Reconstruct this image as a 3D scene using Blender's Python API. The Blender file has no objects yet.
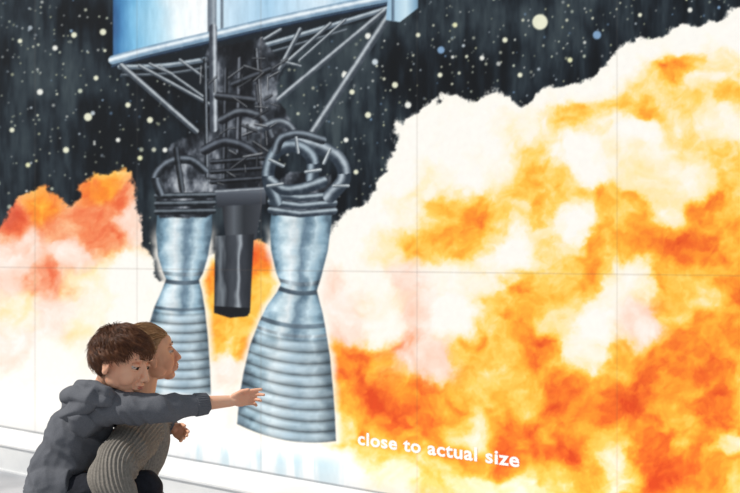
import bpy, bmesh, math, random, time
import numpy as np
from mathutils import Vector, Matrix, Quaternion
rng = np.random.default_rng(7)
random.seed(5)
F=1028.0; CAMH=1.6; HZ=256.0; D=4.85; VX=1346.0
NRM=math.sqrt(VX*VX+F*F)
scene=bpy.context.scene
scene.view_settings.view_transform='Standard'

def W(x,y,dep):
    return Vector(((x-370)*dep/F, dep, CAMH-(y-HZ)*dep/F))

# ------------------------------------------------------------ numpy painter
S=1.6
cx0,cx1,cy0,cy1=-175,930,-190,600
xs=np.arange(cx0,cx1,1/S).astype(np.float32); ys=np.arange(cy0,cy1,1/S).astype(np.float32)
X,Y=np.meshgrid(xs,ys)
img=np.zeros(X.shape+(3,),dtype=np.float32)
TAB=rng.random((256,256)).astype(np.float32)
TABF=TAB.ravel()
def noise(x,y,seed=0):
    x=x+np.float32(seed*37.17+1000); y=y+np.float32(seed*91.7+1000)
    xi=x.astype(np.int32); yi=y.astype(np.int32)
    fx=x-xi; fy=y-yi
    fx=fx*fx*(3-2*fx); fy=fy*fy*(3-2*fy)
    xa=xi&255; xb=(xi+1)&255; ya=(yi&255)<<8; yb=((yi+1)&255)<<8
    a=TABF[ya+xa]; b=TABF[ya+xb]; c=TABF[yb+xa]; d=TABF[yb+xb]
    t=a+(b-a)*fx; return t+((c+(d-c)*fx)-t)*fy
def fbm(x,y,scale,octv=4,seed=0,gain=.5):
    t=0;a=1;n=0
    for i in range(octv):
        t=t+np.float32(a)*noise(x*np.float32(1/scale),y*np.float32(1/scale),seed+i*3.3); n+=a; a*=gain; scale=scale/2.03
    return t*np.float32(1/n)
def sstep(a,b,v):
    t=np.clip((v-a)/(b-a),0,1); return t*t*(3-2*t)
def bb(pts,pad=6):
    p=np.array(pts); 
    i0=max(0,int((p[:,0].min()-pad-cx0)*S)); i1=min(len(xs),int((p[:,0].max()+pad-cx0)*S)+1)
    j0=max(0,int((p[:,1].min()-pad-cy0)*S)); j1=min(len(ys),int((p[:,1].max()+pad-cy0)*S)+1)
    return (slice(j0,j1),slice(i0,i1))
def sdf(pts,x,y):
    d=np.full(x.shape,1e9,np.float32); ins=np.zeros(x.shape,bool)
    n=len(pts)
    for i in range(n):
        ax,ay=pts[i]; bx,by=pts[(i+1)%n]
        ax=float(ax);ay=float(ay);bx=float(bx);by=float(by)
        ex,ey=bx-ax,by-ay; L=ex*ex+ey*ey+1e-9
        t=np.clip(((x-ax)*ex+(y-ay)*ey)/L,0,1)
        d=np.minimum(d,(x-ax-t*ex)**2+(y-ay-t*ey)**2)
        if ay!=by:
            c=((ay>y)!=(by>y))&(x<(bx-ax)*(y-ay)/(by-ay)+ax)
            ins^=c
    d=np.sqrt(d); return np.where(ins,-d,d)
def over(sl,col,m):
    m=m[...,None]; img[sl]=img[sl]*(1-m)+np.asarray(col,dtype=np.float32)*m
def poly(pts,col,soft=.7,wob=0,alpha=1,seed=1):
    sl=bb(pts,8+wob); x=X[sl]; y=Y[sl]
    d=sdf(pts,x,y)
    if wob: d=d+(fbm(x,y,9,3,seed)-.5)*2*wob
    c=col(x,y) if callable(col) else col
    over(sl,c,alpha*(1-sstep(-soft,soft,d)))
def ramp(v,stops):
    p=[s[0] for s in stops]; cs=np.array([s[1] for s in stops],dtype=np.float32)
    return np.stack([np.interp(v,p,cs[:,k]).astype(np.float32) for k in range(3)],-1)
def stroke(pts,w,dark,light,alpha=1,hl=-.35,w1=None,rough=.15):
    w1=w1 or w
    mw=max(w,w1)
    sl=bb(pts,mw+3); x=X[sl]; y=Y[sl]
    best=np.full(x.shape,1e9,np.float32); off=np.zeros(x.shape,np.float32); ww=np.full(x.shape,w,np.float32)
    n=len(pts)-1
    for i in range(n):
        ax,ay=map(float,pts[i]); bx,by=map(float,pts[i+1]); ex,ey=bx-ax,by-ay; L=math.hypot(ex,ey)+1e-6
        t=np.clip(((x-ax)*ex+(y-ay)*ey)/L/L,0,1)
        d=np.hypot(x-ax-t*ex,y-ay-t*ey)
        s=((x-ax)*(-ey)+(y-ay)*ex)/L
        if ex<0 or (abs(ex)<1e-3 and ey<0): s=-s
        m=d<best; best=np.where(m,d,best); off=np.where(m,s,off); ww=np.where(m,w+(w1-w)*(i+t)/n,ww)
    u=off/(ww*.5)
    sh=np.exp(-((u-hl)/.45)**2)
    sh=np.clip(sh+(fbm(x,y,5,3,int(w*7)%9)-.5)*rough*3,0,1)[...,None]
    c=np.array(dark,dtype=np.float32)*(1-sh)+np.array(light,dtype=np.float32)*sh
    over(sl,c,alpha*(1-sstep(-.7,.7,best-ww*.5)))
def spline(pts,n=10):
    out=[]
    P=[pts[0]]+list(pts)+[pts[-1]]
    for i in range(1,len(P)-2):
        p0,p1,p2,p3=[np.array(q,float) for q in P[i-1:i+3]]
        for k in range(n):
            t=k/n
            out.append(tuple(.5*((2*p1)+(-p0+p2)*t+(2*p0-5*p1+4*p2-p3)*t*t+(-p0+3*p1-3*p2+p3)*t**3)))
    out.append(tuple(pts[-1])); return out

# ---- night sky
n1=fbm(X,Y,60,5,1); n2=fbm(X*2.2,Y*.5,16,3,5)
img[:]=ramp(n1*.6+n2*.4,[(0,(6,9,13)),(.38,(13,18,24)),(.5,(24,32,40)),(.6,(40,50,58)),(.75,(60,71,77)),(1,(72,82,86))])
def star(x,y,r,col,a=1):
    pts=[(x-r,y-r),(x+r,y+r)]
    sl=bb(pts,3); d=np.hypot(X[sl]-x,Y[sl]-y)
    over(sl,col,a*(1-sstep(r-1.0,r+1.3,d)))
SC=[(240,240,214),(244,244,236),(222,228,204),(130,164,200),(234,234,190),(205,215,222)]
for i in range(3600):
    x=rng.uniform(cx0,cx1); y=rng.uniform(cy0,300); r=rng.choice([.35,.6,.9,1.3,2.0],p=[.44,.32,.15,.07,.02])
    star(x,y,r,SC[rng.choice(6,p=[.28,.25,.2,.05,.12,.1])],rng.uniform(.35,.95))
for (x,y,r,k) in [(540,22,7.5,0),(597,35,4,3),(88,117,3.8,0),(55,48,2.4,1),(103,32,3,0),(74,35,2.6,0),(20,41,2,0),(96,78,2.2,0),(150,14,2.6,3),(40,92,2.8,1),(12,130,2.2,0),
    (368,36,2.8,1),(375,62,2.8,5),(352,92,2.4,0),(395,85,2.8,0),(345,75,3.2,1),(408,105,3,1),(440,75,2.2,0),(441,50,3.4,3),(482,58,2.2,1),(505,40,2.4,0),(455,25,2.2,4),(418,35,2,0),(690,10,2.2,1),
    (640,15,1.8,0),(570,60,2.3,4),(520,75,2.2,0),(128,105,2.4,0),(66,150,2.8,0),(28,165,2.2,4),(118,140,2,1),(368,115,2.8,0),(346,140,2.2,1),(356,172,2.2,0),(150,120,2.8,0),(165,150,2.2,1),(140,158,2.3,4),(342,20,2,1)]:
    star(x,y,r,SC[k],.95)
# ---- clouds: "heat" map  (white -> cream -> yellow -> orange -> red)
HV={'W':(0,0),'C':(.20,0),'Y':(.45,0),'O':(.66,0),'R':(.84,0),'D':(.94,0),'P':(.24,1),'L':(.55,1),'H':(.86,.8)}
ctrl='''690 40 W,720 26 W,742 40 W,655 48 W,628 58 W,700 62 O,728 66 Y,655 80 Y,676 72 O,
600 85 W,570 90 W,545 97 W,620 98 Y,670 95 Y,735 92 Y,705 88 C,500 98 W,470 105 W,430 112 W,
410 130 W,440 140 W,475 135 W,510 128 C,545 122 Y,580 112 O,607 124 Y,640 112 O,640 135 W,680 118 Y,720 125 C,560 150 Y,585 155 W,530 152 Y,
395 165 W,430 170 C,465 165 W,500 170 C,525 175 Y,558 178 Y,600 180 W,640 165 C,680 165 C,720 160 Y,740 190 Y,650 192 C,690 190 C,
362 215 W,400 205 C,438 206 Y,465 208 O,500 213 Y,540 212 O,575 200 Y,610 212 R,640 213 O,668 225 C,700 215 O,730 212 Y,570 228 W,
345 250 W,380 242 C,405 240 Y,440 244 O,475 238 Y,510 245 W,550 247 Y,590 243 O,622 246 R,660 245 O,700 243 R,735 240 O,
340 290 P,375 280 W,410 278 P,450 272 C,490 277 C,520 292 O,550 280 Y,590 275 O,610 300 C,640 285 C,680 285 O,720 275 R,735 300 O,
350 320 P,380 320 W,420 318 P,455 322 W,490 316 Y,530 322 O,565 318 C,600 325 W,640 322 P,670 315 O,700 330 R,735 335 R,
345 352 O,375 358 R,410 352 L,440 365 P,475 355 O,510 362 O,545 358 R,580 352 C,620 360 O,660 355 R,700 368 O,735 375 R,
345 392 R,380 395 D,415 392 R,450 398 O,485 395 Y,520 400 O,555 400 R,590 395 D,630 400 R,670 398 O,710 405 R,740 415 O,
345 436 Y,380 430 R,420 440 O,460 430 Y,500 436 O,500 462 O,460 455 O,380 452 O,540 438 O,575 440 R,610 440 Y,650 436 R,690 440 O,730 452 C,
350 478 W,390 478 C,430 480 Y,470 482 C,510 486 C,550 478 Y,590 466 O,630 475 Y,670 472 R,710 475 O,740 480 O,
820 60 W,820 130 Y,830 200 O,820 270 C,830 330 R,820 400 O,820 470 C,920 0 W,920 100 O,920 200 C,920 300 R,920 400 Y,920 500 R,1050 0 C,1050 150 O,1050 300 R,1050 450 O,600 560 C,400 560 W,800 580 O,
15 215 H,45 203 R,62 232 H,32 240 L,100 188 R,88 212 H,116 198 H,126 225 P,75 258 P,108 246 H,15 265 P,50 275 L,90 285 C,130 275 W,20 300 C,60 312 P,100 315 C,138 315 W,
20 350 P,60 360 W,20 400 W,100 395 W,-60 230 R,-80 300 P,-60 380 W,-150 250 H,
220 280 O,250 268 R,225 315 O,255 296 Y,212 335 R,232 345 O,225 372 P,216 400 W,240 250 O,210 268 W,
150 440 W,200 445 W,250 470 W,300 462 W,190 480 W,335 470 W,100 450 W,20 440 W,250 520 W,100 520 W'''
cs=4.0
gx=np.arange(cx0-60,cx1+60,cs).astype(np.float32); gy=np.arange(cy0-60,cy1+60,cs).astype(np.float32)
GX,GY=np.meshgrid(gx,gy); acc=np.zeros(GX.shape+(2,),np.float32); wt=np.zeros(GX.shape,np.float32)
for tk in ctrl.replace('\n','').split(','):
    a_,b_,c_=tk.split(); x=float(a_);y=float(b_)
    w=(((GX-x)**2+((GY-y)*1.15)**2+50)*1e-3)**-2.2
    acc+=w[...,None]*np.array(HV[c_],np.float32); wt+=w
acc/=wt[...,None]
def samp(A,x,y):
    u=np.clip((x-gx[0])/cs,0,len(gx)-1.01); v=np.clip((y-gy[0])/cs,0,len(gy)-1.01)
    i=u.astype(np.int32); j=v.astype(np.int32); fu=(u-i)[...,None]; fv=(v-j)[...,None]
    return (A[j,i]*(1-fu)+A[j,i+1]*fu)*(1-fv)+(A[j+1,i]*(1-fu)+A[j+1,i+1]*fu)*fv
wx=(fbm(X,Y,52,6,11,.6)-.5); wy=(fbm(X,Y,52,6,23,.6)-.5)
hp=samp(acc,X+wx*56,Y+wy*50)
heat=hp[...,0]; pink=hp[...,1]
pf=fbm(X+wx*40,Y+wy*40,30,6,31,.54); pf2=fbm(X+wx*40+3,Y+wy*40+4,30,6,31,.54)
emb=pf2-pf
env=np.clip(.22+heat*1.5,0,1.0)
heat=heat*.94-.02+(.5-pf)*1.0*env
heat=heat-emb*1.0*env
br=fbm(X*.8+Y*.5+wx*30,Y*.9-X*.3+wy*30,7,3,41)-.5
heat=np.clip(heat+br*.20*env,0,1.05)
cA=ramp(heat,[(0,(250,247,241)),(.14,(251,242,222)),(.30,(253,228,168)),(.44,(254,208,98)),(.57,(253,184,62)),(.72,(250,150,46)),(.87,(242,112,40)),(1.05,(224,76,32))])
cB=ramp(heat,[(0,(250,246,242)),(.15,(250,232,220)),(.32,(248,210,190)),(.5,(247,184,150)),(.7,(242,138,98)),(.85,(234,104,66)),(1.05,(214,74,44))])
pk=np.clip(pink*1.1,0,1)[...,None]
col=cA*(1-pk)+cB*pk
outline=[(-400,240),(-60,225),(-20,232),(0,226),(8,210),(22,194),(42,184),(58,192),(70,203),(80,187),(96,175),(113,168),(128,173),(137,195),(140,232),(150,262),(158,280),(200,272),(212,262),(240,248),(262,240),(272,250),(325,250),(333,235),(344,217),(362,204),(375,188),(386,160),(396,130),(410,110),(436,98),(458,92),(475,99),(495,89),(512,99),(528,105),(545,91),(575,81),(600,73),(612,56),(630,43),(655,37),(680,29),(705,24),(725,16),(745,12),(800,-20),(900,-60),(1300,-220),(1300,900),(-400,900)]
d=sdf(outline,X+wx*16,Y+wy*16)
bl=fbm(X,Y,15,5,51,.6)
d=d+(bl-.5)*20
rim=sstep(-15,-2,d)*sstep(290,250,Y)
rightside=sstep(200,330,X)
rimc=np.array((251,247,238),np.float32)
rr=(rim*(.12+.5*rightside)*sstep(.3,.6,fbm(X,Y,40,3,57)+.1))[...,None]
col=col*(1-rr)+rimc*rr
over((slice(None),slice(None)),np.clip(col,0,255),1-sstep(-2.2,2.2,d))
# ---- rocket stage
def ucol(x): return ramp((x-113)/307,[(0,(52,92,140)),(.03,(70,130,180)),(.07,(120,184,222)),(.14,(170,214,236)),(.2,(236,246,250)),(.3,(250,252,253)),(.34,(205,226,240)),(.5,(168,206,232)),(.68,(214,232,244)),(.85,(134,182,214)),(1,(60,100,140))])
def bodycol(x,y):
    c=ucol(x+ (fbm(x,y,30,3,2)-.5)*14)
    return c+((fbm(x*3,y*.6,12,3,3)-.5)*26)[...,None]
rimline=spline([(113,60),(150,50),(210,36),(265,23),(330,9),(395,-4),(420,-10)],8)
poly([(113,-310),(113,60)]+rimline[1:]+[(420,-310)],bodycol)
poly([(118,64),(210,42),(300,22),(400,2),(388,16),(330,30),(290,60),(262,110),(215,110),(165,80)],(22,28,35),1.5,2,.85)
stroke([(212,-300),(212,40)],9,(96,106,118),(150,160,170),.9)
stroke([(222,-300),(222,36)],3,(60,70,84),(90,100,110),.7)
for yy in (-60,-62,-180): stroke([(113,yy+26),(420,yy-40)],3,(90,120,150),(200,220,235),.8)
stroke(rimline,9,(120,150,176),(232,242,248),1,-.2)
stroke([(p[0],p[1]+6.5) for p in rimline[:-6]],3.5,(24,34,50),(60,84,110),.95)
ring=spline([(120,67),(170,65),(235,53),(310,32),(392,7)],8)
stroke(ring,5,(90,104,118),(196,208,216),.95)
stroke([(p[0]+2,p[1]+8) for p in ring[:-5]],3,(50,58,66),(130,140,150),.9)
sd=(60,68,78); sL=(192,200,206)
for (a,b,w) in [((122,66),(204,138),6),((140,66),(213,106),4),((160,66),(205,98),3),((390,14),(309,138),8),((383,12),(268,108),6),((330,24),(262,84),4),
    ((300,30),(258,110),5),((262,40),(240,112),6),((228,50),(262,118),5),((345,20),(300,60),3),((150,64),(172,74),3),((180,60),(232,98),3),((280,30),(230,60),4),((240,50),(300,66),3),((205,60),(250,55),4)]:
    stroke([a,b],w,sd,sL,.95)
poly([(388,-6),(418,-10),(418,8),(400,22),(386,20)],lambda x,y: ramp((x-388)/30,[(0,(150,185,210)),(.6,(200,225,238)),(1,(110,150,180))]))
stroke([(393,-2),(393,20)],3,(70,90,110),(110,130,150),.9)
def mach(x,y):
    n=fbm(x*.9,y*.6,12,4,61,.55)
    return ramp(n,[(0,(10,12,16)),(.40,(24,27,33)),(.54,(50,55,63)),(.66,(98,104,114)),(.80,(162,168,176)),(1,(200,205,210))])
poly([(206,48),(262,38),(280,60),(276,96),(292,118),(286,140),(268,150),(268,196),(206,198),(196,165),(198,130),(212,108)],mach,1.5,4)
poly([(172,142),(200,132),(212,150),(214,188),(170,190),(160,180)],mach,1.5,4)
stroke([(213,28),(214,128)],8,(60,66,76),(196,204,212),1)
stroke([(205,60),(207,190)],4,(20,24,30),(130,138,148),1)
stroke([(240,60),(238,150)],6,(16,18,24),(120,126,136),.9)
stroke([(256,50),(262,130)],4,(16,18,24),(150,156,164),.9)
stroke([(226,70),(224,180)],5,(14,16,20),(90,96,106),.9)
stroke([(234,84),(268,70)],7,(14,16,20),(84,90,100),.9)
stroke([(218,96),(252,100)],8,(14,16,20),(94,100,110),.9)
stroke(spline([(222,120),(240,112),(262,118),(270,134)]),9,(20,22,28),(110,118,128),.95)
stroke(spline([(205,150),(225,142),(250,150),(262,165)]),10,(18,20,26),(100,108,120),.95)
stroke(spline([(262,128),(280,122),(292,130),(288,146)]),9,(40,46,56),(150,160,170),.95)
for yy in (158,168,178): stroke([(212,yy+4),(266,yy)],5,(12,14,18),(80,86,96),.95)
for i in range(40):
    x=rng.uniform(200,276); y=rng.uniform(52,188); a=rng.choice([0,1.57,.5,-.6])+rng.normal()*.15; L=rng.uniform(5,18)
    v=rng.uniform(60,180)
    stroke([(x,y),(x+math.cos(a)*L,y+math.sin(a)*L)],rng.uniform(1.2,3.6),(16,18,24),(v,v+4,v+9),.75)
poly([(215,190),(266,187),(266,204),(217,208)],lambda x,y: ramp((y-188)/18,[(0,(124,132,142)),(.3,(80,86,96)),(1,(46,50,58))]))
stroke([(215,192),(266,189)],3,(90,96,106),(170,178,186),1)
poly([(222,206),(262,204),(256,240),(226,242)],lambda x,y: ramp((x-222)/40,[(0,(38,40,46)),(.3,(90,96,104)),(.55,(44,48,54)),(1,(64,68,76))]))
poly([(215,236),(254,234),(250,313),(244,317),(214,312)],lambda x,y: ramp((x-214)/40+(fbm(x,y*.3,5,2,5)-.5)*.16,[(0,(36,39,45)),(.18,(112,120,128)),(.3,(46,50,57)),(.5,(66,71,79)),(.62,(160,168,176)),(.7,(56,60,68)),(1,(34,37,43))]))
poly([(214,306),(250,308),(248,316),(230,318),(214,313)],(24,26,31))
# ---- engines
def engine(prof,bands,tilt,bulge,glow,ribs,sd_=0):
    ys_=[p[0] for p in prof]
    pts=[(p[1],p[0]) for p in prof]+[(p[2],p[0]+tilt) for p in reversed(prof)]
    sl=bb(pts,30); x=X[sl]; y=Y[sl]
    pl=[(p[1],p[0]) for p in prof]; 
    bot=[]
    l,r,yb=prof[-1][1],prof[-1][2],prof[-1][0]
    for k in range(1,10):
        u=k/10; bot.append((l+(r-l)*u, yb+tilt*u+bulge*(1-(2*u-1)**2)))
    full=pl+bot+[(p[2],p[0]+tilt*((p[0]-HZ+60)/(yb-HZ+60) if p[0]>HZ else 0)) for p in reversed(prof)]
    dd=sdf(full,x,y)
    over(sl,(251,246,238),glow*(1-sstep(0,8.5,dd+(fbm(x,y,10,3,9)-.5)*5))*sstep(ys_[0]+8,ys_[0]+40,y))
    L=np.interp(y,ys_,[p[1] for p in prof]); Rr=np.interp(y,ys_,[p[2] for p in prof]); u=np.clip((x-L)/(Rr-L+1e-3),0,1)
    yt_=y-tilt*u*np.clip((y-HZ)/(yb-HZ),0,1)-bulge*(1-(2*u-1)**2)*np.clip((y-ys_[0])/(yb-ys_[0]),.25,1)
    n=fbm(x*.8,y*.8,9,4,sd_+3)-.5
    n3=fbm(x*.35,y*1.6,7,3,sd_+8)-.5
    uu=u+n*.26
    c=ramp(uu,[(0,(92,120,138)),(.08,(140,172,192)),(.2,(196,218,228)),(.34,(222,232,237)),(.46,(172,194,206)),(.56,(104,128,146)),(.64,(118,144,162)),(.76,(186,208,219)),(.88,(142,172,190)),(1,(76,98,114))])
    c2=ramp(uu,[(0,(92,110,124)),(.12,(152,178,192)),(.35,(204,218,225)),(.6,(158,180,194)),(.8,(176,194,204)),(1,(90,108,120))])
    yr0,yr1,nr=ribs
    inr=sstep(yr0-3,yr0+3,yt_)[...,None]
    ph=((yt_-yr0)/(yr1-yr0))*nr; f=ph-np.floor(ph)
    sh=np.interp(f,[0,.1,.3,.6,.82,.92,1],[.62,.9,1.07,1.0,.86,.66,.62])[...,None]
    cc=c*(1-inr)+(c2*sh)*inr
    for (yy,h,col_,al) in bands:
        m=al*(1-sstep(h*.5-.8,h*.5+.8,np.abs(yt_-yy)))
        q=ramp(uu,[(0,(50,60,70)),(.3,col_),(.6,(90,105,118)),(.8,col_),(1,(50,60,70))])
        cc=cc*(1-m[...,None])+q*m[...,None]
    cc=cc+(n*40+n3*38)[...,None]
    over(sl,np.clip(cc,0,255),1-sstep(-.9,.9,dd))
engine([(208,158,212),(232,156,212),(256,158,208),(272,163,203),(279,166,199),(290,162,202),(308,154,205),(335,146,208),(365,143,210),(392,142,211)],
   [(211,5,(110,120,130),.8),(273,4,(170,190,200),.9),(281,4,(60,76,90),.9),(307,3,(110,130,145),.8)],3,4,.85,(312,392,9),sd_=4)
engine([(208,272,332),(226,270,331),(250,271,328),(272,276,321),(284,281,317),(292,277,319),(306,267,323),(322,259,326),(345,250,330),(375,243,333),(400,239,335),(424,237,336)],
   [(212,5,(120,130,140),.8),(280,4,(190,205,214),.9),(288,4,(56,70,84),.9),(318,4,(120,140,155),.9),(327,3,(210,225,232),.9)],17,8,.85,(331,424,9),sd_=1)
sl=bb([(90,380),(380,600)],10); x=X[sl]; y=Y[sl]
st=fbm(x,y,22,4,71)
over(sl,(247,249,250),np.clip(sstep(424,436,y-(x-237)*.17-4+(st-.5)*10)*sstep(372,335,x+(st-.5)*30)*sstep(200,236,x),0,1)*.95)
over(sl,(247,247,247),np.clip(sstep(390,399,y+(st-.5)*12)*sstep(236,214,x+(st-.5)*10)*sstep(100,130,x),0,1)*.95)
drip=fbm(x*1.2,y*.12,10,4,77)
over(sl,(190,218,230),np.clip(sstep(440,456,y-(x-237)*.12)*sstep(365,320,x)*sstep(140,200,x)*sstep(.36,.6,drip),0,1)*.8)
poly([(158,190),(166,178),(186,172),(205,178),(214,192),(214,212),(206,218),(160,217),(155,206)],mach,1.2,2)
for yy,a in ((196,1),(204,1),(212,1)): stroke([(157,yy),(213,yy-1)],6,(20,24,30),(110,120,130),a)
stroke(spline([(160,192),(156,176),(170,162),(190,160),(204,170)]),9,(22,26,32),(120,130,142),1)
stroke([(176,150),(182,190)],6,(16,18,22),(80,88,98),.9)
poly([(272,186),(290,172),(330,176),(338,192),(334,214),(272,216)],mach,1.2,2)
for yy in (196,204,212): stroke([(271,yy-2),(300,yy+2),(334,yy-1)],7,(46,56,68),(170,184,194),1)
stroke(spline([(330,196),(344,178),(338,158),(316,146),(296,142),(280,148)]),14,(44,54,66),(176,188,198),1)
stroke(spline([(276,200),(268,176),(276,152),(296,146),(312,158),(312,178)]),13,(36,46,58),(160,176,188),1)
stroke(spline([(272,182),(284,190),(304,188),(322,182)]),11,(40,50,62),(170,184,194),1)
stroke(spline([(276,150),(282,138),(300,134),(322,140)]),9,(30,36,44),(130,142,154),1)
for (a,b) in [((270,160),(283,166)),((296,138),(298,152)),((330,150),(324,163)),((334,186),(348,186)),((268,186),(282,184)),((306,172),(320,170))]:
    stroke([a,b],3.5,(90,100,110),(210,218,222),1)
for sx in (35,137,261,417,617,884):
    sl=bb([(sx,cy0),(sx,cy1)],3); over(sl,(110,94,84),.15*(1-sstep(.3,1.0,np.abs(X[sl]-sx))))
full_=(slice(None),slice(None))
over(full_,(110,94,84),.18*(1-sstep(.3,1.0,np.abs(Y-(HZ+(X+976)*.0115)))))
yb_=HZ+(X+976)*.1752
over(full_,(196,198,202),.45*sstep(-22,0,Y-yb_))
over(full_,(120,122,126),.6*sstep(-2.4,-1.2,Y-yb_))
img=np.clip(img,0,252)/255.0
lin=np.where(img<=.04045,img/12.92,((img+.055)/1.055)**2.4).astype(np.float32)
# ------------------------------------------------------------ wall mesh
def mat_new(name,rough=.7):
    m=bpy.data.materials.new(name); m.use_nodes=True
    b=m.node_tree.nodes['Principled BSDF']; b.inputs['Roughness'].default_value=rough
    b.inputs['Specular IOR Level'].default_value=.25
    return m,m.node_tree.nodes,m.node_tree.links,b
def s2l(c):
    return tuple([(v/255/12.92 if v/255<=.04045 else ((v/255+.055)/1.055)**2.4) for v in c])+(1,)
def noise_mat(name,c1,c2,scale=8,rough=.8,bump=.2,bscale=60,stretch=(1,1,1),detail=6,bdist=.004):
    m,N,L,b=mat_new(name,rough)
    tc=N.new('ShaderNodeTexCoord'); mp=N.new('ShaderNodeMapping'); mp.inputs['Scale'].default_value=stretch
    L.new(tc.outputs['Object'],mp.inputs['Vector'])
    n=N.new('ShaderNodeTexNoise'); n.inputs['Scale'].default_value=scale; n.inputs['Detail'].default_value=detail; L.new(mp.outputs[0],n.inputs['Vector'])
    r=N.new('ShaderNodeValToRGB'); r.color_ramp.elements[0].color=s2l(c1); r.color_ramp.elements[1].color=s2l(c2)
    r.color_ramp.elements[0].position=.32; r.color_ramp.elements[1].position=.68
    L.new(n.outputs['Fac'],r.inputs[0]); L.new(r.outputs[0],b.inputs['Base Color'])
    if bump:
        n2=N.new('ShaderNodeTexNoise'); n2.inputs['Scale'].default_value=bscale; n2.inputs['Detail'].default_value=4; L.new(mp.outputs[0],n2.inputs['Vector'])
        bp=N.new('ShaderNodeBump'); bp.inputs['Strength'].default_value=bump; bp.inputs['Distance'].default_value=bdist
        L.new(n2.outputs['Fac'],bp.inputs['Height']); L.new(bp.outputs[0],b.inputs['Normal'])
    return m
r_=Vector((VX/NRM,-F/NRM,0)); n_=Vector((-F/NRM,-VX/NRM,0)); O_=-n_*D+Vector((0,0,CAMH))
def Tof(x): return -(D/F)*(-VX+NRM*NRM/(x+976))
colT=[Tof(x) for x in np.arange(-14,754,.8)]
cols=np.concatenate([np.arange(-10.5,colT[0]-.01,.03),colT,np.arange(colT[-1]+.01,0.02,.012)])
rows=np.concatenate([np.arange(-1.6,-1.45,.03),np.arange(-1.43,2.15,.0050),np.arange(2.17,2.62,.02)])
TT,ZZ=np.meshgrid(cols,rows)
PX=O_.x+r_.x*TT; PY=O_.y+r_.y*TT
px=370+F*PX/PY; py=HZ-F*ZZ/PY
u=np.clip((px-cx0)*S,0,len(xs)-1.01); v=np.clip((py-cy0)*S,0,len(ys)-1.01)
i=u.astype(int); j=v.astype(int); fu=(u-i)[...,None]; fv=(v-j)[...,None]
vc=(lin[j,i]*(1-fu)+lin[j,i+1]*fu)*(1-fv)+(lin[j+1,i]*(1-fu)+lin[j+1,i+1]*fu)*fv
nr,nc=TT.shape
me=bpy.data.meshes.new('wall_mural')
co=np.stack([PX,PY,ZZ+CAMH],-1).reshape(-1,3).astype(np.float32)
me.vertices.add(nr*nc); me.vertices.foreach_set('co',co.ravel())
idx=np.arange(nr*nc).reshape(nr,nc)
q=np.stack([idx[:-1,:-1],idx[:-1,1:],idx[1:,1:],idx[1:,:-1]],-1).reshape(-1,4)
me.loops.add(q.size); me.loops.foreach_set('vertex_index',q.ravel().astype(np.int32))
me.polygons.add(len(q)); me.polygons.foreach_set('loop_start',np.arange(0,q.size,4,dtype=np.int32))
me.update(calc_edges=True)
at=me.color_attributes.new('paint','FLOAT_COLOR','POINT')
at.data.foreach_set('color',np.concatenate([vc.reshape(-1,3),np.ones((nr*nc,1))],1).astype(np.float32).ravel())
wall=bpy.data.objects.new('wall_mural',me); scene.collection.objects.link(wall)
m,N,L,b=mat_new('mural_paint',.8); b.inputs['Specular IOR Level'].default_value=.15
a=N.new('ShaderNodeAttribute'); a.attribute_name='paint'
tc=N.new('ShaderNodeTexCoord'); nz=N.new('ShaderNodeTexNoise'); nz.inputs['Scale'].default_value=28; nz.inputs['Detail'].default_value=8
L.new(tc.outputs['Object'],nz.inputs['Vector'])
mr=N.new('ShaderNodeMapRange'); mr.inputs['To Min'].default_value=.94; mr.inputs['To Max'].default_value=1.04; L.new(nz.outputs['Fac'],mr.inputs['Value'])
vm=N.new('ShaderNodeVectorMath'); vm.operation='SCALE'; L.new(a.outputs['Color'],vm.inputs[0]); L.new(mr.outputs[0],vm.inputs['Scale'])
L.new(vm.outputs[0],b.inputs['Base Color'])
me.materials.append(m)
def link(o,parent=None):
    scene.collection.objects.link(o)
    if parent: o.parent=parent
    return o
class MB:
    def __init__(s): s.v=[]; s.f=[]; s.m=[]; s.n=0
    def addnp(s,co,faces,mi=0):
        s.v.append(co); s.f.extend([tuple(k+s.n for k in f) for f in faces]); s.m.extend([mi]*len(faces)); s.n+=len(co)
_sc={}
def usphere(seg):
    if seg in _sc: return _sc[seg]
    rg=seg//2+2; vs=[(0,0,1)]
    for a in range(1,rg):
        for b_ in range(seg):
            p=math.pi*a/rg; t=2*math.pi*b_/seg; vs.append((math.sin(p)*math.cos(t),math.sin(p)*math.sin(t),math.cos(p)))
    vs.append((0,0,-1)); fs=[]
    for b_ in range(seg): fs.append((0,1+b_,1+(b_+1)%seg))
    for a in range(rg-2):
        for b_ in range(seg):
            fs.append((1+a*seg+b_,1+(a+1)*seg+b_,1+(a+1)*seg+(b_+1)%seg,1+a*seg+(b_+1)%seg))
    l=len(vs)-1; o_=1+(rg-2)*seg
    for b_ in range(seg): fs.append((l,o_+(b_+1)%seg,o_+b_))
    _sc[seg]=(np.array(vs),fs); return _sc[seg]
def obj_from(mb,name,mats,parent=None,smooth=True):
    me=bpy.data.meshes.new(name)
    co=np.concatenate(mb.v) if mb.v else np.zeros((0,3))
    me.from_pydata(co.tolist(),[],mb.f)
    for mm in (mats if isinstance(mats,list) else [mats]): me.materials.append(mm)
    me.polygons.foreach_set('material_index',np.array(mb.m,dtype=np.int32))
    if smooth: me.polygons.foreach_set('use_smooth',np.ones(len(mb.f),dtype=bool))
    me.update()
    return link(bpy.data.objects.new(name,me),parent)
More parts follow.
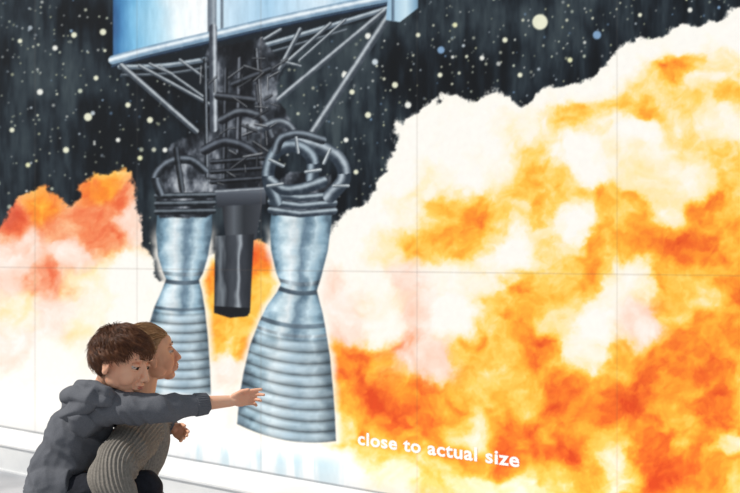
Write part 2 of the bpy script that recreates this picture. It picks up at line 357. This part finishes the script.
def wallbox(name,t0,t1,z0,z1,n0,n1,mat,parent=None,bev=0):
    bm=bmesh.new(); bmesh.ops.create_cube(bm,size=1)
    for vv in bm.verts:
        t=t0 if vv.co.x<0 else t1; z=z0 if vv.co.z<0 else z1; nn=n0 if vv.co.y<0 else n1
        p=O_+r_*t+n_*nn; vv.co=Vector((p.x,p.y,z))
    if bev: bmesh.ops.bevel(bm,geom=bm.edges[:],offset=bev,segments=2,affect='EDGES')
    bmesh.ops.recalc_face_normals(bm,faces=bm.faces[:])
    me=bpy.data.meshes.new(name); bm.to_mesh(me); bm.free(); me.materials.append(mat)
    return link(bpy.data.objects.new(name,me),parent)
core=noise_mat('wall_panel_edge',(120,120,122),(150,150,150))
wallbox('wall_core',-10.5,0.02,0,CAMH+2.6,-.16,-.004,core,wall)
conc=noise_mat('pale_concrete',(212,213,214),(232,232,231),3,.85,.15,90)
wallbox('curb',-10.5,.02,0,.2,0.003,.42,conc,wall,.012)
gm=noise_mat('ground_concrete',(160,162,166),(188,189,192),2.2,.9,.25,120)
bm=bmesh.new(); bmesh.ops.create_grid(bm,x_segments=20,y_segments=20,size=14); 
bmesh.ops.translate(bm,verts=bm.verts,vec=(0,4,0))
me=bpy.data.meshes.new('ground'); bm.to_mesh(me); bm.free(); me.materials.append(gm); link(bpy.data.objects.new('ground',me))

# ---- wall lettering
cu=bpy.data.curves.new('lettering','FONT'); cu.body='close to actual size'; cu.size=1; cu.offset=.026; cu.space_character=1.07; cu.resolution_u=5
to=bpy.data.objects.new('tmp',cu); scene.collection.objects.link(to)
bpy.context.view_layer.update()
dg=bpy.context.evaluated_depsgraph_get()
tm=bpy.data.meshes.new_from_object(to.evaluated_get(dg)); scene.collection.objects.unlink(to)
xsv=[vv.co.x for vv in tm.vertices]; mn,mx=min(xsv),max(xsv)
tA,tB=Tof(358),Tof(519.5); hh=.106
for vv in tm.vertices:
    t=tA+(vv.co.x-mn)/(mx-mn)*(tB-tA); p=O_+r_*t+n_*.002
    vv.co=Vector((p.x,p.y,CAMH-1.127+vv.co.y*hh))
wm,_,_,wb=mat_new('white_lettering',.6); wb.inputs['Base Color'].default_value=(.96,.95,.94,1)
tm.materials.clear(); tm.materials.append(wm)
link(bpy.data.objects.new('wall_lettering',tm))
# ------------------------------------------------------------ figures
def npM(M): return np.array([[M[r][c] for c in range(3)] for r in range(3)])
def ell(mb,c,r,M=None,seg=20):
    vs,fs=usphere(seg); co=vs*np.array(r)
    if M is not None: co=co@npM(M).T
    mb.addnp(co+np.array(c),fs)
def cap(mb,p0,p1,r0,r1,seg=18):
    p0=Vector(p0);p1=Vector(p1)
    ell(mb,p0,(r0,)*3,None,seg); ell(mb,p1,(r1,)*3,None,seg)
    dv=p1-p0
    if dv.length<1e-5: return
    M=npM(dv.to_track_quat('Z','Y').to_matrix())
    th=np.arange(seg)*2*math.pi/seg; c=np.stack([np.cos(th),np.sin(th),0*th],-1)
    co=np.concatenate([(c*r0)@M.T+np.array(p0),(c*r1)@M.T+np.array(p1)])
    fs=[(k,(k+1)%seg,seg+(k+1)%seg,seg+k) for k in range(seg)]+[tuple(reversed(range(seg))),tuple(range(seg,2*seg))]
    mb.addnp(co,fs)
def chain(mb,pts,rs,seg=18):
    for k in range(len(pts)-1): cap(mb,pts[k],pts[k+1],rs[k],rs[k+1],seg)
def remesh(o,vox,sm=6,fold=None):
    md=o.modifiers.new('r','REMESH'); md.mode='VOXEL'; md.voxel_size=vox; md.use_smooth_shade=True
    s=o.modifiers.new('s','SMOOTH'); s.iterations=sm; s.factor=.5
    bpy.context.view_layer.update()
    dg=bpy.context.evaluated_depsgraph_get()
    nm=bpy.data.meshes.new_from_object(o.evaluated_get(dg))
    if fold:
        n=len(nm.vertices); co=np.zeros(n*3,np.float32); nm.vertices.foreach_get('co',co); co=co.reshape(-1,3)
        no=np.zeros(n*3,np.float32); nm.vertices.foreach_get('normal',no); no=no.reshape(-1,3)
        co=co+no*fold(co,no)[:,None]
        nm.vertices.foreach_set('co',co.astype(np.float32).ravel()); nm.update()
    nm.polygons.foreach_set('use_smooth',np.ones(len(nm.polygons),dtype=bool))
    o.modifiers.clear(); o.data=nm
    return o
def ridged(a,b_,seed):
    n=noise(a.astype(np.float32),b_.astype(np.float32),seed); return 1-np.abs(2*n-1)
def hand(bm,wrist,a,s,n,sc,curls,thumb=.5,spread=1.0):
    a=a.normalized(); n=n.normalized(); s=(s-a*s.dot(a)).normalized(); n=a.cross(s).normalized()*(1 if a.cross(s).dot(n)>0 else -1)
    R=Matrix((a,s,n)).transposed()
    ell(bm,wrist+a*.05*sc,(.052*sc,.042*sc,.017*sc),R)
    ell(bm,wrist+a*.07*sc,(.035*sc,.043*sc,.014*sc),R)
    ell(bm,wrist+(a*.035+s*.024+n*.006)*sc,(.034*sc,.02*sc,.017*sc),R)
    cap(bm,wrist-a*.03*sc,wrist+a*.03*sc,.026*sc,.028*sc)
    offs=(.032,.0108,-.0108,-.031); Ls=(.074,.082,.076,.06)
    for k in range(4):
        p=wrist+(a*(.092-.006*abs(k-1))+s*offs[k])*sc; ang=0.05
        dr=a+s*offs[k]*1.5*spread
        cap(bm,wrist+(a*.05+s*offs[k]*.8)*sc,p,.0115*sc,.011*sc,12)
        for q_,(fr,rr0,rr1) in enumerate(((.45,.0108,.0098),(.31,.0098,.0088),(.24,.0088,.0076))):
            ang+=curls[k]*(1,1.15,.8)[q_]
            dd=(dr*math.cos(ang)+n*math.sin(ang)).normalized()
            p2=p+dd*Ls[k]*fr*sc
            cap(bm,p,p2,rr0*sc,rr1*sc,12); p=p2
    p=wrist+(a*.03+s*.03+n*.006)*sc
    dd=(a*.75+s*.75*thumb+n*.35).normalized(); p2=p+dd*.045*sc; cap(bm,p,p2,.0135*sc,.0115*sc,12)
    dd=(a*.95+s*.25*thumb+n*.3).normalized(); cap(bm,p2,p2+dd*.032*sc,.0115*sc,.0092*sc,12)

def skin_mat(name,c):
    m,N,L,b=mat_new(name,.5)
    tc=N.new('ShaderNodeTexCoord'); n=N.new('ShaderNodeTexNoise'); n.inputs['Scale'].default_value=14; L.new(tc.outputs['Object'],n.inputs['Vector'])
    r=N.new('ShaderNodeValToRGB'); r.color_ramp.elements[0].position=.35; r.color_ramp.elements[1].position=.65
    r.color_ramp.elements[0].color=s2l((c[0]-6,c[1]-14,c[2]-14)); r.color_ramp.elements[1].color=s2l(c)
    L.new(n.outputs['Fac'],r.inputs[0]); L.new(r.outputs[0],b.inputs['Base Color'])
    b.inputs['Subsurface Weight'].default_value=.15; b.inputs['Subsurface Radius'].default_value=(.012,.005,.003); b.inputs['Subsurface Scale'].default_value=1
    return m
def head(name,parent,Hc,fwd,up,sc,skin,lipm,browm,irism,neck_to,neck_r,gaze=(0,0)):
    fwd=fwd.normalized(); lf=up.cross(fwd).normalized(); up=fwd.cross(lf).normalized()
    R=Matrix((fwd,lf,up)).transposed(); 
    def T(p): return Hc+R@(Vector(p)*sc)
    bm=MB()
    def e(c,r,rot=None):
        M=R if rot is None else R@rot
        ell(bm,T(c),[q*sc for q in r],M,24)
    e((-.008,0,.028),(.094,.077,.082)); e((-.02,0,.012),(.082,.074,.075))
    e((.024,0,-.010),(.064,.066,.078)); e((.030,0,-.045),(.050,.050,.052)); 
    e((.058,0,-.088),(.023,.026,.017)); e((.056,0,.040),(.032,.056,.032))
    for s_ in (-1,1):
        e((.044,s_*.034,-.036),(.036,.027,.032)); e((.014,s_*.042,-.052),(.034,.019,.032))
        e((.078,s_*.026,.027),(.010,.022,.007))
        e((-.006,s_*.080,-.008),(.019,.009,.030),Matrix.Rotation(s_*.40,3,'Z')@Matrix.Rotation(-.2,3,'Y'))
        e((-.002,s_*.082,-.033),(.010,.008,.012))
        e((.094,s_*.0095,-.036),(.009,.0085,.0075))
    cap(bm,T((.080,0,.014)),T((.101,0,-.026)),.008*sc,.0115*sc,14)
    e((.1035,0,-.030),(.0115,.0115,.0105))
    e((.085,0,-.053),(.014,.022,.011)); e((.081,0,-.067),(.014,.020,.010))
    cap(bm,T((-.02,0,-.05)),neck_to,neck_r*.95,neck_r)
    o=obj_from(bm,'head',skin,parent)
    Rn=npM(R)
    def carve(c,n):
        l=((c-np.array(Hc))@Rn)/sc; off=np.zeros(len(l))
        for s_ in (-1,1):
            d2=((l[:,0]-.078)/.03)**2+((l[:,1]-s_*.031)/.020)**2+((l[:,2]-.004)/.014)**2
            off-=.0065*sc*np.exp(-d2*1.1)
            d2=((l[:,0]-.002)/.010)**2+((l[:,1]-s_*.090)/.012)**2+((l[:,2]+.006)/.014)**2
            off-=.006*sc*np.exp(-d2)
        return off
    remesh(o,.0024,7,carve)
    bm=MB()
    ell(bm,T((.0925,0,-.0565)),[.0065*sc,.0175*sc,.0038*sc],R); ell(bm,T((.0905,0,-.0640)),[.0070*sc,.0145*sc,.0044*sc],R)
    obj_from(bm,'lips',lipm,parent)
    bm=MB()
    for s_ in (-1,1): ell(bm,T((.0690,s_*.031,.003)),[.0135*sc,.0145*sc,.0105*sc],R)
    obj_from(bm,'eyes',eyew,parent)
    bm=MB()
    for s_ in (-1,1): ell(bm,T((.0782,s_*.032+gaze[0]*.003,.002+gaze[1]*.003)),[.0056*sc,.0080*sc,.0078*sc],R)
    obj_from(bm,'irises',irism,parent)
    bm=MB()
    for s_ in (-1,1):
        ell(bm,T((.0702,s_*.031,.0098)),[.0148*sc,.0165*sc,.0074*sc],R@Matrix.Rotation(.1,3,'Y'))
        ell(bm,T((.0692,s_*.031,-.0066)),[.0140*sc,.0155*sc,.0054*sc],R)
    o=obj_from(bm,'eyelids',skin,parent)
    bm=MB()
    for s_ in (-1,1):
        pp=[T((.0885,s_*.013,.0295)),T((.0865,s_*.029,.0335)),T((.074,s_*.046,.0275))]
        chain(bm,pp,[.0022*sc,.0026*sc,.0012*sc],10)
        pp=[T((.0815,s_*.018,.0040)),T((.0842,s_*.031,.0062)),T((.0740,s_*.0455,.0015))]
        chain(bm,pp,[.0008*sc,.0014*sc,.001*sc],10)
    obj_from(bm,'eyebrows',browm,parent)
    return R,T
def hair(parent,R,Hc,sc,thr,mats,crown,n,length,lift,width,curl,toward=None,seed=1,side=0):
    rd=random.Random(seed)
    c0=Vector((-.01,0,.022)); rad=Vector((.100,.0845,.092))
    th=lambda x: float(np.interp(x,thr[0],thr[1]))
    mb=MB(); V_=[];Fc=[];MI=[]
    us,uf=usphere(96)
    keep=us[:,2]>=np.interp(us[:,0],thr[0],thr[1])+.03*np.sin(us[:,0]*23+us[:,1]*17)
    k=1+.018*np.sin(us[:,0]*19+us[:,2]*13)*np.sin(us[:,1]*23+1)
    Rn=npM(R); 
    def tow(p): return (p@Rn.T)*sc+np.array(Hc)
    co=np.array(c0)+us*np.array(rad)*k[:,None]
    ff=[f for f in uf if all(keep[q] for q in f)]
    mb.addnp(tow(co),ff,0)
    def surf(d,h): return Vector((c0.x+d.x*(rad.x+h),c0.y+d.y*(rad.y+h),c0.z+d.z*(rad.z+h)))
    crown=Vector(crown).normalized()
    tgv=Vector(toward).normalized() if toward is not None else None
    k=0
    while k<n:
        d=Vector((rd.gauss(0,1),rd.gauss(0,1),rd.gauss(0,1))).normalized()
        if d.z<th(d.x)+rd.uniform(-.06,.02): continue
        k+=1
        if tgv is not None: fl=(tgv-d*tgv.dot(d))
        else:
            fl=(d-crown); fl=fl-d*fl.dot(d)
            if fl.length>1e-3: fl.normalize()
            fl=fl+d.cross(fl)*side*max(0,d.x+.2)
        if fl.length<1e-3: fl=Vector((rd.random(),rd.random(),0))
        fl.normalize(); sd_=d.cross(fl).normalized()
        cl=math.sin(d.x*9+seed)*math.sin(d.y*11+seed*2)+math.sin(d.z*10+d.y*6)
        c2=math.sin(d.x*31+d.z*17+seed)*math.sin(d.y*29+d.z*23)
        fl=(fl+sd_*(rd.gauss(0,curl*.35)+curl*.8*cl+curl*.5*c2)).normalized()
        Ln=length*rd.uniform(.6,1.25); seg=5; wv=rd.uniform(-.5,.5)*curl+cl*curl+c2*curl; li=lift*rd.uniform(.3,1.05)*(1+.45*cl+.35*c2)
        pts=[]; dc=d.copy()
        for q_ in range(seg+1):
            t=q_/seg
            pts.append(surf(dc,-.002+li*math.sin(t*1.9)))
            if tgv is not None:
                f2=tgv-dc*tgv.dot(dc)
                if f2.length<.12: break
                st=f2.normalized()+sd_*wv*.15
            else:
                st=fl-dc*fl.dot(dc); st=st.normalized()+sd_*wv*math.sin(t*3)
            dc=(dc+st*(Ln/seg/.09)).normalized()
        if len(pts)<3: continue
        w=width*rd.uniform(.6,1.3); mi=rd.choices(range(len(mats)),[.5,.28,.22])[0]
        base=len(V_)
        for q_,p in enumerate(pts):
            t=q_/(len(pts)-1); ww=w*(1-t**2.2)*.96+.0002
            tn=(pts[min(q_+1,len(pts)-1)]-pts[max(q_-1,0)]).normalized()
            nn=(p-c0).normalized(); bb_=tn.cross(nn).normalized()
            V_+= [tuple(p+bb_*ww),tuple(p+nn*ww*.8),tuple(p-bb_*ww),tuple(p-nn*ww*.5)]
            if q_:
                o1=base+4*(q_-1); o2=base+4*q_
                for z in range(4): Fc.append((o1+z,o1+(z+1)%4,o2+(z+1)%4,o2+z)); MI.append(mi)
    nb=mb.n; mb.v.append(tow(np.array(V_))); mb.f.extend([tuple(a+nb for a in f) for f in Fc]); mb.m.extend(MI); mb.n+=len(V_)
    return obj_from(mb,'hair',mats,parent)
def loft(mb,pts,rads,ribs=0,amp=0,n=160,steps=14,upv=Vector((0,0,1)),wr=.0,seed=0):
    P=[Vector(p) for p in pts]; Q=[P[0]*2-P[1]]+P+[P[-1]*2-P[-2]]
    R_=[rads[0]]+list(rads)+[rads[-1]]
    C_=[];RR=[]
    f=lambda t,a,b,c,d:.5*((2*b)+(c-a)*t+(2*a-5*b+4*c-d)*t*t+(3*b-a-3*c+d)*t**3)
    for k in range(1,len(Q)-2):
        for s_ in range(steps):
            t=s_/steps
            C_.append(f(t,Q[k-1],Q[k],Q[k+1],Q[k+2])); RR.append(tuple(f(t,R_[k-1][z],R_[k][z],R_[k+1][z],R_[k+2][z]) for z in (0,1)))
    C_.append(P[-1]); RR.append(rads[-1])
    ref=upv; th=2*math.pi*np.arange(n)/n; rings=[]; s_acc=0
    for k in range(len(C_)):
        if k: s_acc+=(C_[k]-C_[k-1]).length
        t=(C_[min(k+1,len(C_)-1)]-C_[max(k-1,0)]).normalized()
        a=(ref-t*ref.dot(t)).normalized(); b_=t.cross(a); ref=a
        off=amp*(np.cos(ribs*th)+.25*np.cos(ribs*th*2))+wr*np.sin(s_acc*62+2.2*np.sin(th+seed)+seed)*(.5+.5*np.sin(th*2+s_acc*20+seed))
        rings.append(np.array(C_[k])+np.array(a)*(np.cos(th)*(RR[k][0]+off))[:,None]+np.array(b_)*(np.sin(th)*(RR[k][1]+off))[:,None])
    m_=len(rings); fs=[]
    for k in range(m_-1):
        for q_ in range(n): fs.append((k*n+q_,k*n+(q_+1)%n,(k+1)*n+(q_+1)%n,(k+1)*n+q_))
    fs.append(tuple(reversed(range(n)))); fs.append(tuple(range((m_-1)*n,m_*n)))
    mb.addnp(np.concatenate(rings),fs)

eyew,_,_,eb=mat_new('eye_white',.5); eb.inputs['Base Color'].default_value=s2l((196,184,174))
iris,_,_,ib=mat_new('iris_brown',.5); ib.inputs['Base Color'].default_value=s2l((40,28,20))
lip=skin_mat('lip_skin',(196,122,106)); lip2=skin_mat('lip_skin_girl',(180,108,92))
skinB=skin_mat('skin_boy',(230,180,150)); skinG=skin_mat('skin_girl',(216,164,132))
brow,_,_,bb1=mat_new('eyebrow_hair',.8); bb1.inputs['Base Color'].default_value=s2l((92,62,44))
def hair_mat(name,c1,c2):
    m=noise_mat(name,c1,c2,60,.42,.0,140); m.node_tree.nodes['Principled BSDF'].inputs['Specular IOR Level'].default_value=.4; return m
hb=[hair_mat('hair_brown_a',(84,50,32),(114,72,46)),hair_mat('hair_brown_b',(100,62,40),(132,86,56)),hair_mat('hair_brown_c',(66,40,27),(90,58,38))]
hg=[hair_mat('hair_light_a',(134,98,64),(170,130,90)),hair_mat('hair_light_b',(112,80,52),(146,108,72)),hair_mat('hair_light_c',(158,120,82),(196,156,112))]
hood=noise_mat('hoodie_jersey',(88,90,96),(102,104,110),420,.95,.35,520,bdist=.001,detail=2)
troz=noise_mat('dark_trousers',(24,26,32),(36,38,46),60,.9,.3,200)
knit=noise_mat('rib_knit',(116,111,105),(140,134,126),150,.95,.6,360,bdist=.0015)
jean=noise_mat('denim',(58,72,98),(84,98,124),90,.9,.3,240)
shoe=noise_mat('sneaker',(210,208,204),(236,234,230),30,.7,.1,80)
sole=noise_mat('sneaker_sole',(120,118,116),(150,148,146),30,.8,.1,80)

# ======== GIRL
girl=bpy.data.objects.new('girl_carrying_boy',None); link(girl)
gH=W(149.5,355,3.42); gN=W(142,400,3.42)
gf=Vector((.92,.36,.17)); 
R,T=head('girl',girl,gH,gf,Vector((-.05,0,1)),.90,skinG,lip2,brow,iris,gN+Vector((-.01,0,-.03)),.044)
thr=([-1,-.55,-.15,.15,.40,.6,.8,1],[-.62,-.58,-.50,-.25,.18,.40,.46,.50])
hair(girl,R,gH,.90,thr,hg,(0,0,1),6000,.12,.010,.0010,.14,toward=(-.95,0,-.28),seed=3)
bm=MB()
bc=T((-.118,0,-.005)); 
for k in range(90):
    a0=random.uniform(0,6.28); ph=random.uniform(-1.2,1.2); pts=[]
    for q_ in range(9):
        a1=a0+q_*.32
        v_=Vector((math.cos(a1)*math.cos(ph),math.sin(a1)*math.cos(ph),math.sin(ph)))
        pts.append(bc+R@(Vector((v_.z*.024,v_.x*.032,v_.y*.032))))
    chain(bm,pts,[.0008]+[.0014]*7+[.0008],6)
ell(bm,bc,(.022,.029,.029),R)
obj_from(bm,'hair_bun',hg[1],girl)
chest=W(137,448,3.42); waist=W(112,505,3.42); hip=W(84,560,3.42)
bm=MB()
loft(bm,[gN+Vector((.003,0,.0)),W(144,412,3.42),W(143,429,3.42),chest,waist,W(95,540,3.42),hip],[(.048,.05),(.060,.072),(.083,.130),(.098,.150),(.095,.135),(.105,.142),(.112,.148)],62,.0024,310,10,Vector((1,0,.3)),.003,3)
loft(bm,[gN+Vector((.006,0,.022)),gN+Vector((.004,0,.002)),gN+Vector((0,0,-.02))],[(.050,.052),(.060,.062),(.066,.072)],44,.0020,220,6,Vector((1,0,.3)))
sR=W(141,433,3.29); eR=W(112,474,3.00)
loft(bm,[W(150,430,3.36),sR,W(126,452,3.12),eR,W(122,505,2.97),W(150,520,2.99)],[(.05,.05),(.068,.068),(.066,.066),(.062,.062),(.054,.054),(.042,.042)],34,.0026,238,14,Vector((0,1,0)),.007,1)
sL=W(152,424,3.56); hL=W(160,505,3.70)
loft(bm,[W(150,424,3.48),sL,W(138,445,3.68),W(128,470,3.78),W(140,492,3.76),hL],[(.05,.05),(.064,.064),(.06,.06),(.056,.056),(.048,.048),(.038,.038)],34,.0026,238,14,Vector((0,1,0)),.007,2)
o=obj_from(bm,'ribbed_sweater',knit,girl)
bm=MB()
hand(bm,W(152,521,2.99),Vector((.6,.5,-.1)),Vector((.2,-.2,1)),Vector((-.3,.2,.9)),.82,(.3,.35,.35,.4))
hand(bm,W(161,506,3.70),Vector((.6,-.5,-.1)),Vector((.2,.2,1)),Vector((-.3,-.2,.9)),.82,(.3,.35,.35,.4))
o=obj_from(bm,'hands',skinG,girl); remesh(o,.003,3)
bm=MB()
def Gp(dx,dy,z): return Vector((hip.x+dx,hip.y+dy,z))
cap(bm,Gp(0,-.06,hip.z),Gp(0,.06,hip.z),.105,.105)
for s_ in (-1,1):
    chain(bm,[Gp(.02,s_*.07,hip.z-.03),Gp(.16,s_*.10,.36),Gp(.04,s_*.10,.09)],[.088,.062,.042])
o=obj_from(bm,'jeans',jean,girl); remesh(o,.007,6,lambda c,n:.012*(ridged(c[:,0]*9+c[:,1]*5,c[:,2]*22+c[:,1]*6,3)-.5))
def shoes(parent,centers,fwd,sc):
    fwd=fwd.normalized(); sd_=Vector((0,0,1)).cross(fwd).normalized(); up=fwd.cross(sd_)
    RR=Matrix((fwd,sd_,up)).transposed()
    bm=MB(); bs=MB()
    for c in centers:
        ell(bm,c+RR@Vector((.035,0,.03))*sc,[.105*sc,.04*sc,.03*sc],RR); ell(bm,c+RR@Vector((-.02,0,.055))*sc,[.05*sc,.038*sc,.045*sc],RR)
        ell(bs,c+RR@Vector((.035,0,.0))*sc,[.118*sc,.044*sc,.012*sc],RR)
    o=obj_from(bm,'shoes',shoe,parent); remesh(o,.005,4)
    o=obj_from(bs,'shoe_soles',sole,parent)
shoes(girl,[Gp(.03,s_*.10,.014) for s_ in (-1,1)],Vector((1,.1,0)),1.0)
# ======== BOY
boy=bpy.data.objects.new('boy_riding_piggyback',None); link(boy)
bH=W(122,361,3.12); bN=W(99,398,3.2)
bf=Vector((.90,-.32,-.26))
R,T=head('boy',boy,bH,bf,Vector((.1,.05,1)),.93,skinB,lip,brow,iris,bN+Vector((-.005,0,-.03)),.042,gaze=(.3,-.6))
thr=([-1,-.5,-.2,.05,.3,.55,.8,1],[-.62,-.6,-.38,.0,.22,.40,.48,.52])
hair(boy,R,bH,.93,thr,hb,(-.5,.1,.86),9500,.042,.012,.00105,.32,seed=8,side=.8)
bm=MB()
cap(bm,W(88,416,3.12),W(92,412,3.30),.058,.058)
chain(bm,[W(86,418,3.20),W(73,442,3.18),W(60,470,3.17),W(54,498,3.17)],[.082,.090,.090,.086])
cap(bm,W(54,490,3.11),W(54,490,3.23),.080,.080)
bs=W(107,406,3.10); be=W(160,409,3.07); bw=W(203,404,3.14)
chain(bm,[W(94,411,3.14),bs,W(130,409,3.08),be,bw],[.058,.052,.045,.040,.031])
chain(bm,[W(96,405,3.30),W(112,411,3.44),W(140,415,3.62),W(168,425,3.60)],[.058,.05,.042,.032])
o=obj_from(bm,'hoodie',hood,boy)
ax0=W(110,405,3.1)[0]; ax1=W(192,405,3.13)[0]
def hfold(c,n):
    arm=sstep(ax0-.02,ax0+.06,c[:,0]); end=1-.85*sstep(ax1-.05,ax1,c[:,0])
    f_arm=ridged(c[:,0]*30+c[:,2]*22,c[:,2]*11+c[:,1]*12,5)-.5
    f_tor=ridged(c[:,0]*11-c[:,2]*7+c[:,1]*8,c[:,2]*24+c[:,0]*14,9)-.5
    f2=ridged(c[:,0]*34+c[:,2]*12,c[:,2]*30+c[:,1]*20,12)-.5
    return (.013*f_arm*arm+.018*f_tor*(1-arm)+.004*f2)*end
remesh(o,.0040,5,hfold)
bm=MB()
rimp=[W(117,401,3.08),W(106,391,3.05),W(90,386,3.08),W(80,387,3.17),W(85,386,3.28),W(99,388,3.34)]
chain(bm,rimp,[.013,.016,.018,.019,.017,.014])
chain(bm,[W(108,401,3.05),W(92,397,3.05),W(78,396,3.11),W(72,397,3.19),W(79,394,3.29)],[.014,.024,.030,.034,.026])
chain(bm,[W(90,404,3.055),W(76,410,3.10),W(68,416,3.17),W(78,408,3.26)],[.018,.030,.030,.022])
o=obj_from(bm,'hood',hood,boy)
remesh(o,.0036,4,lambda c,n:.012*(ridged(c[:,0]*26+c[:,1]*10,c[:,2]*30-c[:,0]*12,21)-.5))
bm=MB()
cu0=W(195,405,3.127); cu1=bw+(bw-cu0).normalized()*.012
loft(bm,[cu0,(cu0+cu1)/2,cu1],[(.0345,.0345),(.0335,.0335),(.0320,.0320)],30,.0012,180,8,Vector((0,0,1)))
obj_from(bm,'hoodie_cuff',hood,boy)
bm=MB()
cap(bm,W(54,500,3.12),W(54,500,3.26),.082,.082)
kR=W(146,488,3.10); kL=W(150,490,3.74)
chain(bm,[W(62,500,3.12),W(104,494,3.09),kR,W(140,545,3.10),W(128,600,3.12)],[.074,.066,.05,.044,.036])
chain(bm,[W(66,500,3.28),W(90,500,3.6),kL,W(150,545,3.74),W(140,600,3.72)],[.072,.062,.048,.044,.036])
o=obj_from(bm,'trousers',troz,boy); remesh(o,.006,5,lambda c,n:.010*(ridged(c[:,0]*18+c[:,1]*5,c[:,2]*18+c[:,1]*6,3)-.5))
shoes(boy,[W(130,618,3.12),W(143,616,3.72)],Vector((1,0,-.35)),.72)
bm=MB()
wr=W(231,401,3.17)
cap(bm,W(196,404,3.13),wr,.0245,.0175)
hand(bm,wr,Vector((1,.10,.20)),Vector((-.2,-.35,1)),Vector((.1,-1,-.2)),.62,(.06,.20,.32,.42),.55,.5)
cap(bm,W(160,423,3.61),W(173,428,3.59),.024,.019)
hand(bm,W(173,428,3.59),Vector((.7,-.5,-.3)),Vector((.1,.3,1)),Vector((-.6,-.6,0)),.60,(.3,.35,.4,.4),.5)
o=obj_from(bm,'hands',skinB,boy); remesh(o,.0022,3)
# ------------------------------------------------------------ light, world, camera
w=bpy.data.worlds.new('sky'); scene.world=w; w.use_nodes=True
bg=w.node_tree.nodes['Background']; bg.inputs[0].default_value=(.86,.93,1,1); bg.inputs[1].default_value=.52
sl_=bpy.data.lights.new('sun','SUN'); sl_.energy=3.6; sl_.angle=.02; sl_.color=(1,.96,.9)
so=bpy.data.objects.new('sun',sl_); link(so)
sd=Vector((-.88,-.16,1.0)); so.rotation_euler=sd.to_track_quat('Z','Y').to_euler(); so.location=(-5,0,8)
cd=bpy.data.cameras.new('camera'); co_=bpy.data.objects.new('camera',cd); link(co_)
cd.sensor_width=36; cd.lens=F/740*36; cd.shift_y=(HZ-246.5)/740
co_.location=(0,0,CAMH); co_.rotation_euler=(math.pi/2,0,0)
cd.dof.use_dof=True; cd.dof.focus_distance=3.15; cd.dof.aperture_fstop=6
scene.camera=co_
